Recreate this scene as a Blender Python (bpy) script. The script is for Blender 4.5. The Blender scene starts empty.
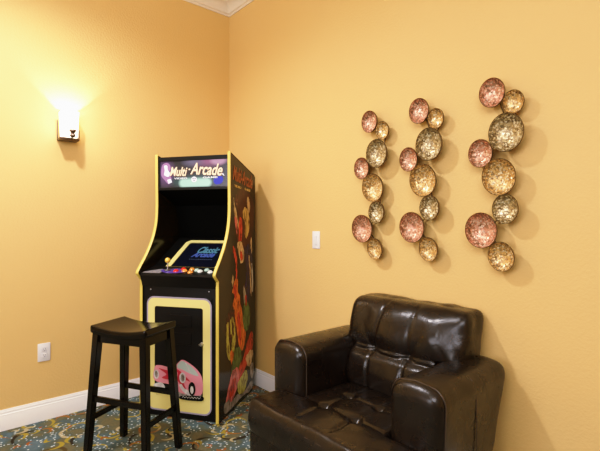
import bpy, bmesh, math, random
from mathutils import Vector, Matrix, noise as mnoise
random.seed(7)
PI = math.pi
col = bpy.context.scene.collection
R = math.radians

# ------------------------------------------------------------------ materials
def mat(name, color=(.5, .5, .5), rough=.5, metal=0., spec=.5, emit=None, estr=0., coat=0., coat_r=.1):
    m = bpy.data.materials.new(name); m.use_nodes = True
    b = m.node_tree.nodes['Principled BSDF']
    b.inputs['Base Color'].default_value = (*color, 1)
    b.inputs['Roughness'].default_value = rough
    b.inputs['Metallic'].default_value = metal
    b.inputs['Specular IOR Level'].default_value = spec
    b.inputs['Coat Weight'].default_value = coat
    b.inputs['Coat Roughness'].default_value = coat_r
    if emit:
        b.inputs['Emission Color'].default_value = (*emit, 1)
        b.inputs['Emission Strength'].default_value = estr
    return m

class N:
    """small node graph helper"""
    def __init__(s, m):
        s.t = m.node_tree; s.b = s.t.nodes['Principled BSDF']
        tc = s.t.nodes.new('ShaderNodeTexCoord'); s.obj = tc.outputs['Object']; s.gen = tc.outputs['Generated']
    def node(s, typ, **kw):
        n = s.t.nodes.new(typ)
        for k, v in kw.items(): setattr(n, k, v)
        return n
    def link(s, a, b): s.t.links.new(a, b)
    def put(s, sock, v):
        if isinstance(v, bpy.types.NodeSocket): s.link(v, sock)
        else: sock.default_value = v
    def math(s, op, a, b=0., c=None, clamp=False):
        n = s.node('ShaderNodeMath', operation=op, use_clamp=clamp)
        s.put(n.inputs[0], a); s.put(n.inputs[1], b)
        if c is not None: s.put(n.inputs[2], c)
        return n.outputs[0]
    def mix(s, f, a, b, mode='MIX'):
        n = s.node('ShaderNodeMix', data_type='RGBA', blend_type=mode)
        s.put(n.inputs[0], f)
        s.put(n.inputs[6], a if isinstance(a, bpy.types.NodeSocket) else (*a, 1))
        s.put(n.inputs[7], b if isinstance(b, bpy.types.NodeSocket) else (*b, 1))
        return n.outputs[2]
    def noise(s, scale, detail=2, rough=.5, vec=None, dist=0.):
        n = s.node('ShaderNodeTexNoise'); s.link(vec or s.obj, n.inputs['Vector'])
        n.inputs['Scale'].default_value = scale; n.inputs['Detail'].default_value = detail
        n.inputs['Roughness'].default_value = rough; n.inputs['Distortion'].default_value = dist
        return n.outputs
    def voronoi(s, scale, vec=None, feature='F1', rnd=1., dim='3D'):
        n = s.node('ShaderNodeTexVoronoi', feature=feature, voronoi_dimensions=dim); s.link(vec or s.obj, n.inputs['Vector'])
        n.inputs['Scale'].default_value = scale; n.inputs['Randomness'].default_value = rnd
        return n.outputs
    def ramp(s, f, stops, interp='LINEAR'):
        n = s.node('ShaderNodeValToRGB'); n.color_ramp.interpolation = interp
        e = n.color_ramp.elements
        while len(e) < len(stops): e.new(.5)
        for k, (p, c) in enumerate(stops):
            e[k].position = p; e[k].color = (*c, 1) if len(c) == 3 else c
        s.link(f, n.inputs[0]); return n.outputs[0]
    def map(s, scale=(1, 1, 1), loc=(0, 0, 0), rot=(0, 0, 0), vec=None):
        n = s.node('ShaderNodeMapping'); s.link(vec or s.obj, n.inputs[0])
        n.inputs['Scale'].default_value = scale; n.inputs['Location'].default_value = loc
        n.inputs['Rotation'].default_value = rot
        return n.outputs[0]
    def bump(s, h, strength, dist):
        n = s.node('ShaderNodeBump'); s.link(h, n.inputs['Height'])
        n.inputs['Strength'].default_value = strength; n.inputs['Distance'].default_value = dist
        s.link(n.outputs[0], s.b.inputs['Normal'])
    def base(s, c): s.link(c, s.b.inputs['Base Color'])

def wall_material():
    m = mat('warm_wall_paint', rough=.62, spec=.25); g = N(m)
    a = g.noise(75, 3, .55)['Fac']; b = g.noise(1.1, 2)['Fac']
    g.base(g.mix(b, (.755, .50, .185), (.78, .525, .205)))
    g.bump(g.ramp(a, [(.38, (0, 0, 0)), (.66, (1, 1, 1))]), .16, .003)
    return m
M_WALL = wall_material()
M_TRIM = mat('white_trim_paint', (.92, .90, .85), .35)
M_CEIL = mat('cream_ceiling_paint', (.86, .78, .64), .7)

def carpet_material():
    m = mat('swirl_carpet', rough=.95, spec=.1); g = N(m)
    wn = g.noise(5, 2)['Color']
    v0 = g.node('ShaderNodeVectorMath', operation='MULTIPLY_ADD')
    g.link(wn, v0.inputs[0]); v0.inputs[1].default_value = (.07, .07, 0); g.link(g.obj, v0.inputs[2])
    w = v0.outputs[0]
    n1 = g.noise(7, 2, .5, w)['Fac']
    basec = g.ramp(n1, [(.38, (.19, .165, .09)), (.47, (.13, .145, .105)), (.55, (.10, .15, .16)), (.70, (.14, .215, .25))])
    fine = g.noise(60, 2)['Fac']
    basec = g.mix(g.math('MULTIPLY', fine, .6), basec, (.05, .06, .05))
    c = basec
    def rings(c, scale, loc, r, wd, stops, gate, thresh, rot=0.):
        mp = g.map((scale, scale, 0), loc, (0, 0, rot), w)
        v = g.voronoi(1., mp, rnd=.75, dim='2D')
        d = g.math('ABSOLUTE', g.math('SUBTRACT', v['Distance'], r))
        # crescent: the width of the stroke varies round the ring
        dv = g.node('ShaderNodeVectorMath', operation='SUBTRACT'); g.link(mp, dv.inputs[0]); g.link(v['Position'], dv.inputs[1])
        sx = g.node('ShaderNodeSeparateXYZ'); g.link(dv.outputs[0], sx.inputs[0])
        cs = g.node('ShaderNodeSeparateColor'); g.link(v['Color'], cs.inputs[0])
        ang = g.math('ARCTAN2', sx.outputs[1], sx.outputs[0])
        ph = g.math('MULTIPLY', cs.outputs[1], 6.283)
        k = g.math('COSINE', g.math('ADD', ang, ph))
        wid = g.math('MULTIPLY', g.math('ADD', k, .7), wd)
        f = g.math('SUBTRACT', wid, d); f = g.math('MULTIPLY', f, 40, clamp=True)
        ok = g.math('GREATER_THAN', cs.outputs[2], thresh)
        f = g.math('MULTIPLY', f, ok)
        return g.mix(f, c, g.ramp(cs.outputs[0], stops, 'CONSTANT'))
    Y = (.34, .27, .05); O = (.30, .13, .035); B = (.035, .026, .018); C = (.42, .36, .20); O2 = (.30, .10, .03)
    c = rings(c, 3.8, (.3, .1, 0), .31, .034, [(0, B), (.5, (.10, .07, .03)), (.7, C)], 0, .05)
    c = rings(c, 7.5, (1.7, 2.3, 0), .24, .064, [(0, Y), (.45, O), (.75, C)], 0, .40)
    c = rings(c, 5.0, (4.1, .7, 0), .34, .034, [(0, O), (.4, B), (.7, Y)], 0, .30)
    c = rings(c, 12., (2.2, 5.5, 0), .22, .066, [(0, O2), (.5, C), (.75, Y)], 0, .55)
    vd = g.voronoi(46, w, dim='2D')
    cs = g.node('ShaderNodeSeparateColor'); g.link(vd['Color'], cs.inputs[0])
    dot = g.math('MULTIPLY', g.math('SUBTRACT', .29, vd['Distance']), 9, clamp=True)
    dot = g.math('MULTIPLY', dot, g.math('GREATER_THAN', cs.outputs[0], .60))
    dot = g.math('MULTIPLY', dot, g.math('GREATER_THAN', n1, .44))
    c = g.mix(dot, c, g.mix(cs.outputs[1], (.38, .50, .54), (.66, .70, .62)))
    g.base(c)
    g.bump(g.noise(350, 2)['Fac'], .5, .004)
    return m
M_CARPET = carpet_material()

def leather_material():
    m = mat('dark_brown_leather', (.030, .017, .011), .33, spec=.5); g = N(m)
    n = g.noise(6, 3)['Fac']
    g.base(g.mix(n, (.006, .0035, .0028), (.016, .009, .006)))
    rr = g.ramp(g.noise(9, 3)['Fac'], [(.3, (.22, .22, .22)), (.7, (.34, .34, .34))])
    g.link(rr, g.b.inputs['Roughness'])
    v = g.voronoi(260, feature='DISTANCE_TO_EDGE')['Distance']
    w = g.noise(16, 4, .6, dist=.6)['Fac']
    h = g.math('ADD', g.math('MULTIPLY', v, .04), g.math('MULTIPLY', w, .7))
    g.bump(h, .35, .008)
    return m
M_LEATHER = leather_material()
M_STITCH = mat('brown_leather_welt', (.045, .028, .018), .4)
M_FOOT = mat('dark_wood_foot', (.015, .01, .008), .4)

def blackwood():
    m = mat('black_stained_wood', (.008, .006, .005), .17, spec=.3); g = N(m)
    s = g.noise(14, 3, .6, g.map((1, 12, 12)))['Fac']
    g.base(g.mix(s, (.003, .002, .002), (.008, .006, .004)))
    g.bump(s, .06, .002)
    return m
M_WOOD = blackwood()

M_BLACK = mat('black_laminate', (.006, .005, .005), .35, spec=.22)
M_BLACKG = mat('side_gloss_black', (.016, .010, .005), .14, spec=.35)
M_VOID = mat('matte_black_interior', (.003, .003, .003), .8, spec=.05)
M_YELLOW = mat('yellow_edge_moulding', (.76, .585, .12), .4)
M_YPALE = mat('pale_yellow_graphic', (.78, .68, .24), .3)
M_SILV = mat('silver_purple_outline', (.34, .30, .38), .3)
M_STEEL = mat('brushed_steel', (.55, .55, .56), .3, metal=1)
M_SMOKE = mat('smoked_glass', (.006, .007, .010), .06, spec=.5)

# ------------------------------------------------------------------ mesh helpers
def obj(name, bm, m=None, parent=None, smooth=True, loc=None, angle=40):
    me = bpy.data.meshes.new(name); bm.normal_update(); bm.to_mesh(me); bm.free()
    o = bpy.data.objects.new(name, me); col.objects.link(o)
    for x in (m if isinstance(m, (list, tuple)) else [m] if m else []): me.materials.append(x)
    if smooth:
        me.polygons.foreach_set('use_smooth', [True] * len(me.polygons))
        me.set_sharp_from_angle(angle=R(angle))
    if parent: o.parent = parent
    if loc: o.location = loc
    return o
def thing(name, label, cat, loc=(0, 0, 0), rotz=0, group=None):
    o = bpy.data.objects.new(name, None); col.objects.link(o); o.empty_display_size = .1
    o.location = loc; o.rotation_euler = (0, 0, rotz); o['label'] = label; o['category'] = cat
    if group: o['group'] = group
    return o
def struct(o): o['kind'] = 'structure'; return o
def BM(): return bmesh.new()

def box(bm, a, b, bev=0., seg=2, M=None, mi=0):
    a, b = Vector(a), Vector(b); c = (a + b) / 2; s = b - a
    r = bmesh.ops.create_cube(bm, size=1, matrix=Matrix.Translation(c) @ Matrix.Diagonal((*s, 1)))
    vs = r['verts']; fs = {f for v in vs for f in v.link_faces}
    if bev > 0:
        es = {e for v in vs for e in v.link_edges}
        rr = bmesh.ops.bevel(bm, geom=list(es), offset=bev, segments=seg, affect='EDGES', profile=.5)
        vs = list({v for v in rr['verts']} | {v for v in vs if v.is_valid})
        fs = {f for v in vs for f in v.link_faces}
    for f in fs: f.material_index = mi
    if M: bmesh.ops.transform(bm, matrix=M, verts=vs)
    return vs
def hexa(bm, lo, hi, mi=0, bev=0.):
    """box between a bottom quad and a top quad (4 points each)"""
    v = [bm.verts.new(p) for p in lo] + [bm.verts.new(p) for p in hi]
    fs = [bm.faces.new([v[i] for i in q]) for q in ((3, 2, 1, 0), (4, 5, 6, 7), (0, 1, 5, 4), (1, 2, 6, 5), (2, 3, 7, 6), (3, 0, 4, 7))]
    for f in fs: f.material_index = mi
    if bev:
        bmesh.ops.bevel(bm, geom=list({e for f in fs for e in f.edges}), offset=bev, segments=2, affect='EDGES')
def bar(bm, p, q, w, h, bev=.003, up=(0, 0, 1), w2=None, h2=None):
    p, q = Vector(p), Vector(q); d = (q - p).normalized(); x = d.cross(Vector(up)).normalized(); y = x.cross(d)
    w2 = w2 or w; h2 = h2 or h
    lo = [p + x * sx * w / 2 + y * sy * h / 2 for sx, sy in ((-1, -1), (1, -1), (1, 1), (-1, 1))]
    hi = [q + x * sx * w2 / 2 + y * sy * h2 / 2 for sx, sy in ((-1, -1), (1, -1), (1, 1), (-1, 1))]
    hexa(bm, lo, hi, 0, bev)
def tube(bm, pts, r, n=8, closed=False):
    pts = [Vector(p) for p in pts]; rings = []; L = len(pts); prev = None
    for i, p in enumerate(pts):
        a = pts[i - 1] if (i > 0 or closed) else p; b = pts[(i + 1) % L] if (i < L - 1 or closed) else p
        d = (b - a).normalized()
        if prev is None:
            u = d.cross(Vector((0, 0, 1)));
            if u.length < 1e-3: u = d.cross(Vector((1, 0, 0)))
        else: u = prev - d * prev.dot(d)
        u.normalize(); prev = u; v = d.cross(u)
        rr = r[i] if isinstance(r, (list, tuple)) else r
        rings.append([bm.verts.new(p + (u * math.cos(2 * PI * k / n) + v * math.sin(2 * PI * k / n)) * rr) for k in range(n)])
    m = L if closed else L - 1
    for i in range(m):
        A, B = rings[i], rings[(i + 1) % L]
        for k in range(n): bm.faces.new((A[k], A[(k + 1) % n], B[(k + 1) % n], B[k]))
    if not closed:
        bm.faces.new(rings[0][::-1]); bm.faces.new(rings[-1])
def lathe(bm, prof, n=32, M=Matrix(), mi=0):
    rings = []
    for r, z in prof:
        if r < 1e-5: rings.append([bm.verts.new(M @ Vector((0, 0, z)))])
        else: rings.append([bm.verts.new(M @ Vector((r * math.cos(2 * PI * k / n), r * math.sin(2 * PI * k / n), z))) for k in range(n)])
    for A, B in zip(rings, rings[1:]):
        for k in range(n):
            k2 = (k + 1) % n
            if len(A) == 1 and len(B) == 1: continue
            if len(A) == 1: f = bm.faces.new((A[0], B[k2], B[k]))
            elif len(B) == 1: f = bm.faces.new((A[k], A[k2], B[0]))
            else: f = bm.faces.new((A[k], A[k2], B[k2], B[k]))
            f.material_index = mi
def prism(bm, pts, axis_vec, mi=0):
    """extrude closed 3-D outline along a vector"""
    v = [bm.verts.new(p) for p in pts]; d = Vector(axis_vec)
    w = [bm.verts.new(Vector(p) + d) for p in pts]; n = len(v)
    fs = [bm.faces.new(v[::-1]), bm.faces.new(w)] + [bm.faces.new((v[i], v[(i + 1) % n], w[(i + 1) % n], w[i])) for i in range(n)]
    for f in fs: f.material_index = mi
    bmesh.ops.recalc_face_normals(bm, faces=fs)
    return fs
def catmull(pts, k=5, closed=True):
    out = []; n = len(pts)
    rng = range(n) if closed else range(n - 1)
    for i in rng:
        if closed: p = [pts[(i + j - 1) % n] for j in range(4)]
        else: p = [pts[max(0, min(n - 1, i + j - 1))] for j in range(4)]
        for t in range(k):
            t /= k; r = []
            for d in range(len(pts[0])):
                a, b, c, e = (q[d] for q in p)
                r.append(.5 * (2 * b + (c - a) * t + (2 * a - 5 * b + 4 * c - e) * t * t + (3 * b - a - 3 * c + e) * t ** 3))
            out.append(tuple(r))
    if not closed: out.append(tuple(pts[-1]))
    return out
def text_bm(s, size, shear=0., offset=0., extrude=.0006, fit=None, spacing=1.):
    c = bpy.data.curves.new('t', 'FONT'); c.body = s; c.size = size; c.shear = shear; c.offset = offset
    c.extrude = extrude; c.align_x = 'CENTER'; c.align_y = 'CENTER'; c.space_character = spacing; c.resolution_u = 4
    o = bpy.data.objects.new('t', c); col.objects.link(o)
    dg = bpy.context.evaluated_depsgraph_get(); dg.update()
    me = bpy.data.meshes.new_from_object(o.evaluated_get(dg))
    bm = BM(); bm.from_mesh(me); bpy.data.meshes.remove(me); bpy.data.objects.remove(o); bpy.data.curves.remove(c)
    if fit:
        xs = [v.co.x for v in bm.verts]; ys = [v.co.y for v in bm.verts]
        cx, cy = (max(xs) + min(xs)) / 2, (max(ys) + min(ys)) / 2
        sx = fit[0] / (max(xs) - min(xs)); sy = fit[1] / (max(ys) - min(ys))
        for v in bm.verts: v.co.x = (v.co.x - cx) * sx; v.co.y = (v.co.y - cy) * sy
    return bm
def rounded_box(bm, a, b, r, res=.02):
    """finely divided box with round edges"""
    a, b = Vector(a), Vector(b); c = (a + b) / 2; h = (b - a) / 2
    nn = [max(3, int(round(2 * h[i] / res))) for i in range(3)]
    cache = {}
    def vert(p):
        k = tuple(round(x, 5) for x in p)
        if k not in cache:
            q = Vector((max(-h[i] + r, min(h[i] - r, p[i])) for i in range(3))); d = Vector(p) - q
            if d.length > 1e-9: d = d.normalized() * r
            cache[k] = bm.verts.new(c + q + d)
        return cache[k]
    for ax in range(3):
        u, v = (ax + 1) % 3, (ax + 2) % 3
        for sg in (-1, 1):
            for i in range(nn[u]):
                for j in range(nn[v]):
                    ps = []
                    for di, dj in ((0, 0), (1, 0), (1, 1), (0, 1)):
                        p = [0, 0, 0]; p[ax] = sg * h[ax]
                        # cosine spacing so that the rounded rim gets enough rows
                        p[u] = -h[u] * math.cos(PI * (i + di) / nn[u]) * .5 + .5 * (-h[u] + 2 * h[u] * (i + di) / nn[u])
                        p[v] = -h[v] * math.cos(PI * (j + dj) / nn[v]) * .5 + .5 * (-h[v] + 2 * h[v] * (j + dj) / nn[v])
                        ps.append(vert(p))
                    if sg < 0: ps.reverse()
                    if len(set(ps)) == 4: bm.faces.new(ps)
def remeshed(bm, voxel, smooth=6, factor=.5):
    """merge overlapping volumes into one skin"""
    me = bpy.data.meshes.new('r'); bm.to_mesh(me); bm.free()
    o = bpy.data.objects.new('r', me); col.objects.link(o)
    a = o.modifiers.new('a', 'REMESH'); a.mode = 'VOXEL'; a.voxel_size = voxel; a.use_smooth_shade = True
    s = o.modifiers.new('s', 'SMOOTH'); s.iterations = smooth; s.factor = factor
    dg = bpy.context.evaluated_depsgraph_get(); dg.update()
    m2 = bpy.data.meshes.new_from_object(o.evaluated_get(dg))
    out = BM(); out.from_mesh(m2)
    bpy.data.objects.remove(o); bpy.data.meshes.remove(me); bpy.data.meshes.remove(m2)
    return out
def gauss(x, w): return math.exp(-(x / w) ** 2)

# ------------------------------------------------------------------ room shell
W = 5.6; H = 3.27
def slab(name, a, b, m):
    bm = BM(); box(bm, a, b); return struct(obj(name, bm, m, smooth=False))
slab('floor', (-.15, -W, -.1), (W, .15, 0), M_CARPET)
slab('ceiling', (-.15, -W, H), (W, .15, H + .1), M_CEIL)
slab('wall_left', (-.12, -W, 0), (0, 0.12, H), M_WALL)
slab('wall_right', (0, 0, 0), (W, .12, H), M_WALL)
slab('wall_near', (-.12, -W - .12, 0), (W, -W, H), M_WALL)
slab('wall_far_right', (W, -W - .12, 0), (W + .12, .12, H), M_WALL)

def run_profile(prof, p, q, nrm):
    """sweep (out, z) profile along a wall from p to q; nrm points into the room; mitred at the corner origin"""
    bm = BM(); p, q, nrm = Vector(p), Vector(q), Vector(nrm); d = (q - p).normalized()
    A = [bm.verts.new(p + nrm * o + d * o + Vector((0, 0, z))) for o, z in prof]
    B = [bm.verts.new(q + nrm * o + Vector((0, 0, z))) for o, z in prof]
    n = len(A)
    for i in range(n): bm.faces.new((A[i], A[(i + 1) % n], B[(i + 1) % n], B[i]))
    bm.faces.new(A[::-1]); bm.faces.new(B)
    bmesh.ops.recalc_face_normals(bm, faces=bm.faces[:])
    return bm
BASE = [(0, 0), (.016, 0), (.016, .088), (.0135, .094), (.0135, .100), (.010, .104), (.0095, .116), (.006, .122), (.005, .129), (0, .130)]
struct(obj('baseboard_left', run_profile(BASE, (0, 0, 0), (0, -W, 0), (1, 0, 0)), M_TRIM, angle=25))
struct(obj('baseboard_right', run_profile(BASE, (0, 0, 0), (W, 0, 0), (0, -1, 0)), M_TRIM, angle=25))
CROWN = [(0, 3.158), (.008, 3.158), (.010, 3.172), (.022, 3.178)] + [(.022 + .06 * (1 - math.cos(t * PI / 10)), 3.178 + .062 * math.sin(t * PI / 10)) for t in range(1, 6)] + \
        [(.088, 3.246), (.094, 3.252), (.094, 3.262), (.094, H), (0, H)]
M_CROWN = mat('cream_crown_paint', (.84, .74, .56), .5)
struct(obj('trim_1', run_profile(CROWN, (0, 0, 0), (0, -W, 0), (1, 0, 0)), M_CROWN, angle=25))
struct(obj('trim_2', run_profile(CROWN, (0, 0, 0), (W, 0, 0), (0, -1, 0)), M_CROWN, angle=25))

# ------------------------------------------------------------------ arcade cabinet
CAB = thing('arcade_cabinet', 'tall black arcade cabinet with yellow edging and lit marquee in the corner', 'arcade machine',
            (.824 + .010, -.583 - .013, 0), R(33.7))
WD = .592; TS = .018
PROF = catmull([(0, .93), (-.028, .955), (-.046, .978), (-.022, 1.012), (.045, 1.085), (.105, 1.165), (.150, 1.25), (.176, 1.34), (.184, 1.45), (.182, 1.60), (.180, 1.812)], 4, False)
def side_outline(depth, notch):
    return [(0, .0), (0, .60)] + PROF + [(depth - .02, 1.697), (depth, 1.685), (depth, .14), (notch, .14), (notch, 0)]
art_m = {k: mat('art_' + k, c, .22, spec=.5) for k, c in dict(
    red=(.50, .055, .03), orange=(.62, .17, .03), deep=(.07, .018, .010), cream=(.55, .42, .26), tan=(.50, .36, .13), pink=(.62, .18, .18),
    green=(.10, .17, .05), lime=(.45, .45, .10), navy=(.03, .02, .07), grey=(.30, .28, .26), title=(.42, .11, .03), white=(.7, .68, .62), black=(.008, .008, .008)).items()}
AK = list(art_m)
for _k, _m in art_m.items():
    g = N(_m); c0 = tuple(_m.node_tree.nodes['Principled BSDF'].inputs['Base Color'].default_value)[:3]
    n_ = g.noise(22, 4, .65, g.map((1, 1.6, .6)), dist=.8)['Fac']
    k_ = g.ramp(n_, [(.32, (.12, .08, .05)), (.43, (.7, .6, .55)), (.55, (1.3, 1.25, 1.2))]) if _k not in ('title', 'white', 'black') else g.ramp(n_, [(.3, (.55, .5, .5)), (.6, (1, 1, 1))])
    g.base(g.mix(1., c0, k_, 'MULTIPLY')); _m.node_tree.nodes['Principled BSDF'].inputs['Specular IOR Level'].default_value = .35
def art_shapes():
    A = []
    def a(c, pts): A.append((c, pts))
    # broad dark glows first, then the bright streaks
    a('deep', [(.26, 1.50), (.36, 1.56), (.50, 1.55), (.62, 1.46), (.60, 1.25), (.52, 1.12), (.38, 1.10), (.27, 1.24), (.30, 1.38)])
    a('navy', [(.42, 1.12), (.55, 1.15), (.60, 1.0), (.58, .82), (.50, .70), (.44, .80), (.46, .95)])
    a('deep', [(.10, .60), (.20, .74), (.34, .72), (.42, .60), (.36, .48), (.22, .45)])
    # top streaks
    a('cream', [(.235, 1.50), (.262, 1.44), (.31, 1.35), (.335, 1.26), (.30, 1.30), (.262, 1.36), (.240, 1.42)])
    a('pink', [(.255, 1.37), (.30, 1.33), (.30, 1.24), (.268, 1.28)])
    a('cream', [(.49, 1.51), (.53, 1.50), (.545, 1.43), (.51, 1.40), (.488, 1.45)])
    a('red', [(.34, 1.36), (.39, 1.33), (.385, 1.22), (.34, 1.16), (.325, 1.25)])
    a('tan', [(.41, 1.42), (.455, 1.44), (.51, 1.40), (.535, 1.33), (.52, 1.26), (.47, 1.20), (.435, 1.24), (.445, 1.31), (.405, 1.36)])
    a('cream', [(.30, 1.16), (.35, 1.19), (.42, 1.13), (.425, 1.04), (.37, 1.02), (.33, 1.08)])
    a('red', [(.35, 1.10), (.385, 1.11), (.40, 1.05), (.37, 1.04)])
    a('cream', [(.56, 1.21), (.585, 1.17), (.575, 1.08), (.555, 1.14)])
    # red arm
    a('red', [(.225, 1.155), (.262, 1.13), (.292, 1.06), (.300, .95), (.285, .86), (.262, .87), (.272, .96), (.262, 1.05), (.232, 1.11)])
    a('orange', [(.265, .92), (.31, .90), (.315, .82), (.35, .78), (.335, .68), (.30, .72), (.25, .70), (.225, .75), (.255, .80), (.215, .83), (.235, .87)])
    a('red', [(.235, .86), (.275, .88), (.29, .80), (.26, .77)])
    a('cream', [(.205, .90), (.222, .95), (.235, .93), (.225, .875)])
    a('orange', [(.255, .74), (.33, .76), (.41, .62), (.455, .50), (.43, .40), (.375, .37), (.33, .42), (.30, .52), (.265, .62)])
    a('red', [(.30, .64), (.34, .66), (.37, .50), (.36, .42), (.335, .48)])
    a('cream', [(.52, 1.07), (.54, 1.04), (.565, .92), (.572, .75), (.55, .80), (.54, .92), (.525, .98)])
    a('white', [(.575, 1.0), (.595, .98), (.605, .80), (.588, .78), (.582, .88)])
    a('grey', [(.40, .84), (.45, .82), (.475, .72), (.43, .70)])
    a('green', [(.40, .68), (.48, .72), (.54, .64), (.52, .52), (.46, .50), (.41, .56)])
    a('red', [(.45, .77), (.475, .76), (.47, .69), (.45, .71)])
    # yellow streaks
    a('lime', [(.115, .60), (.145, .64), (.155, .52), (.185, .40), (.165, .36), (.13, .42), (.115, .50)])
    a('lime', [(.175, .64), (.225, .66), (.262, .58), (.265, .48), (.235, .40), (.20, .44), (.212, .52), (.18, .56)])
    a('deep', [(.20, .62), (.235, .60), (.235, .52), (.215, .54)])
    a('orange', [(.175, .42), (.22, .42), (.245, .36), (.20, .33)])
    # long red-pink body at the bottom with pale highlights
    a('green', [(.24, .40), (.32, .42), (.38, .34), (.30, .20), (.22, .12), (.16, .14), (.19, .26)])
    a('red', [(.56, .47), (.60, .45), (.60, .36), (.55, .27), (.47, .23), (.38, .20), (.32, .17), (.28, .22), (.34, .28), (.42, .32), (.48, .40)])
    a('pink', [(.16, .21), (.22, .28), (.30, .27), (.34, .21), (.29, .13), (.20, .06), (.13, .055), (.105, .10), (.13, .15)])
    a('red', [(.17, .17), (.23, .22), (.28, .20), (.24, .12), (.17, .10)])
    a('lime', [(.30, .15), (.38, .19), (.46, .20), (.50, .14), (.44, .06), (.36, .06), (.31, .09)])
    a('cream', [(.46, .30), (.56, .33), (.61, .30), (.58, .24), (.51, .21)])
    a('grey', [(.08, .085), (.14, .10), (.22, .07), (.30, .09), (.42, .05), (.56, .09), (.60, .06), (.56, .025), (.34, .025), (.10, .03)])
    a('grey', [(.54, .20), (.60, .22), (.615, .12), (.57, .10)])
    return A
SHAPES = art_shapes()
def side(xc, outward, depth, notch):
    bm = BM(); o = side_outline(depth, notch)
    x0 = xc - TS / 2
    prism(bm, [(x0, s, z) for s, z in o], (TS, 0, 0))
    p = obj('side_panel', bm, M_BLACKG, CAB, smooth=False)
    # printed artwork, laid on the outer face
    bm = BM(); xo = xc + outward * TS / 2
    for k, (c, pts) in enumerate(SHAPES):
        pp = catmull(pts, 4); lift = .0003 + k * .00003
        rng = random.Random(k)
        q = []
        for i, (s, z) in enumerate(pp):
            s += rng.uniform(-.005, .005); z += rng.uniform(-.008, .008)
            q.append(Vector((xo + outward * lift, min(s, depth - .03), z)))
        vs = [bm.verts.new(v) for v in q]
        f = bm.faces.new(vs); f.material_index = AK.index(c)
        if (f.normal_update() or f.normal.x) * outward < 0: f.normal_flip()
    bmesh.ops.triangulate(bm, faces=bm.faces[:])
    obj('artwork', bm, [art_m[k] for k in AK], p, smooth=False)
    # title lettering
    def put(t, size, fit, s, z, mt, rot=0):
        b = text_bm(t, size, shear=.25, offset=.0016, extrude=.0006, fit=fit)
        b.transform(Matrix.Translation((xo + outward * .0016, s, z)) @ Matrix.Rotation(rot, 4, 'X') @ Matrix.Rotation(R(90 * outward), 4, 'Z') @ Matrix.Rotation(R(90), 4, 'X'))
        obj('lettering', b, mt, p, smooth=False)
    put('Multi-Arcade', .09, (.37, .105), .41, 1.655, art_m['title'], R(-6) )
    put('VIDEO', .03, (.12, .018), .31 if outward > 0 else .49, 1.580, art_m['tan'], R(-4))
    put('GAME', .03, (.12, .018), .49 if outward > 0 else .31, 1.572, art_m['tan'], R(-4))
    # yellow T moulding along the front and top edges
    bm = BM(); line = [(0, .004), (0, .60)] + PROF + [(.182, 1.8135)]
    w = TS / 2 + .0012; pr = []
    pts = line + [(.20, 1.807), (depth - .02, 1.699)]
    prev = None
    for i, (s, z) in enumerate(pts):
        a = pts[max(0, i - 1)]; b = pts[min(len(pts) - 1, i + 1)]
        d = Vector((b[0] - a[0], b[1] - a[1])).normalized(); n = Vector((-d.y, d.x))
        row = [bm.verts.new((xc + dx, s + n.x * h, z + n.y * h)) for dx, h in ((-w, -.003), (-w, .0015), (-w * .5, .004), (w * .5, .004), (w, .0015), (w, -.003))]
        if prev:
            for k in range(5): bm.faces.new((prev[k], prev[k + 1], row[k + 1], row[k]))
        prev = row
    bmesh.ops.recalc_face_normals(bm, faces=bm.faces[:])
    n_front = len(line)
    for i, f in enumerate(bm.faces): f.material_index = 0 if i // 5 < n_front else 1
    e = obj('edge_moulding', bm, [M_YELLOW, M_BLACK], CAB); return p
xl = -WD + TS / 2; xr = -TS / 2
side(xr, 1, .655, .60); side(xl, -1, .61, .56)
il, ir = xl + TS / 2, xr - TS / 2          # inner faces
def part(name, m, fn, parent=CAB, smooth=False):
    bm = BM(); fn(bm); return obj(name, bm, m, parent, smooth)
# rear, top, bottom skins
part('back_panel', M_BLACK, lambda b: hexa(b, [(il, .575, .14), (ir, .60, .14), (ir, .585, .14), (il, .56, .14)], [(il, .575, 1.66), (ir, .60, 1.66), (ir, .585, 1.66), (il, .56, 1.66)]))
part('top_panel', M_BLACK, lambda b: hexa(b, [(il, .19, 1.775), (ir, .19, 1.775), (ir, .60, 1.675), (il, .575, 1.68)], [(il, .19, 1.79), (ir, .19, 1.79), (ir, .60, 1.69), (il, .575, 1.695)]))
# lower front: black face, with the door on it
part('front_panel', M_BLACK, lambda b: box(b, (il, .012, .03), (ir, .03, .90)))
part('plinth', M_BLACK, lambda b: box(b, (il, .02, 0), (ir, .05, .03)))
def rrect(x0, z0, x1, z1, r, n=6):
    out = []
    for cx, cz, a0 in ((x1 - r, z1 - r, 0), (x0 + r, z1 - r, 90), (x0 + r, z0 + r, 180), (x1 - r, z0 + r, 270)):
        for k in range(n + 1):
            a = R(a0 + 90 * k / n); out.append((cx + r * math.cos(a), cz + r * math.sin(a)))
    return out
def ring(bm, o, i, y0, y1, mi=0):
    n = len(o)
    of = [bm.verts.new((x, y0, z)) for x, z in o]; inf = [bm.verts.new((x, y0, z)) for x, z in i]
    ob = [bm.verts.new((x, y1, z)) for x, z in o]; inb = [bm.verts.new((x, y1, z)) for x, z in i]
    fs = []
    for k in range(n):
        j = (k + 1) % n
        fs += [bm.faces.new((of[k], inf[k], inf[j], of[j])), bm.faces.new((of[k], of[j], ob[j], ob[k])), bm.faces.new((inf[k], inb[k], inb[j], inf[j]))]
    for f in fs: f.material_index = mi
    bmesh.ops.recalc_face_normals(bm, faces=fs)
DX0, DX1, DZ0, DZ1 = -.538, -.050, .045, .818
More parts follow.
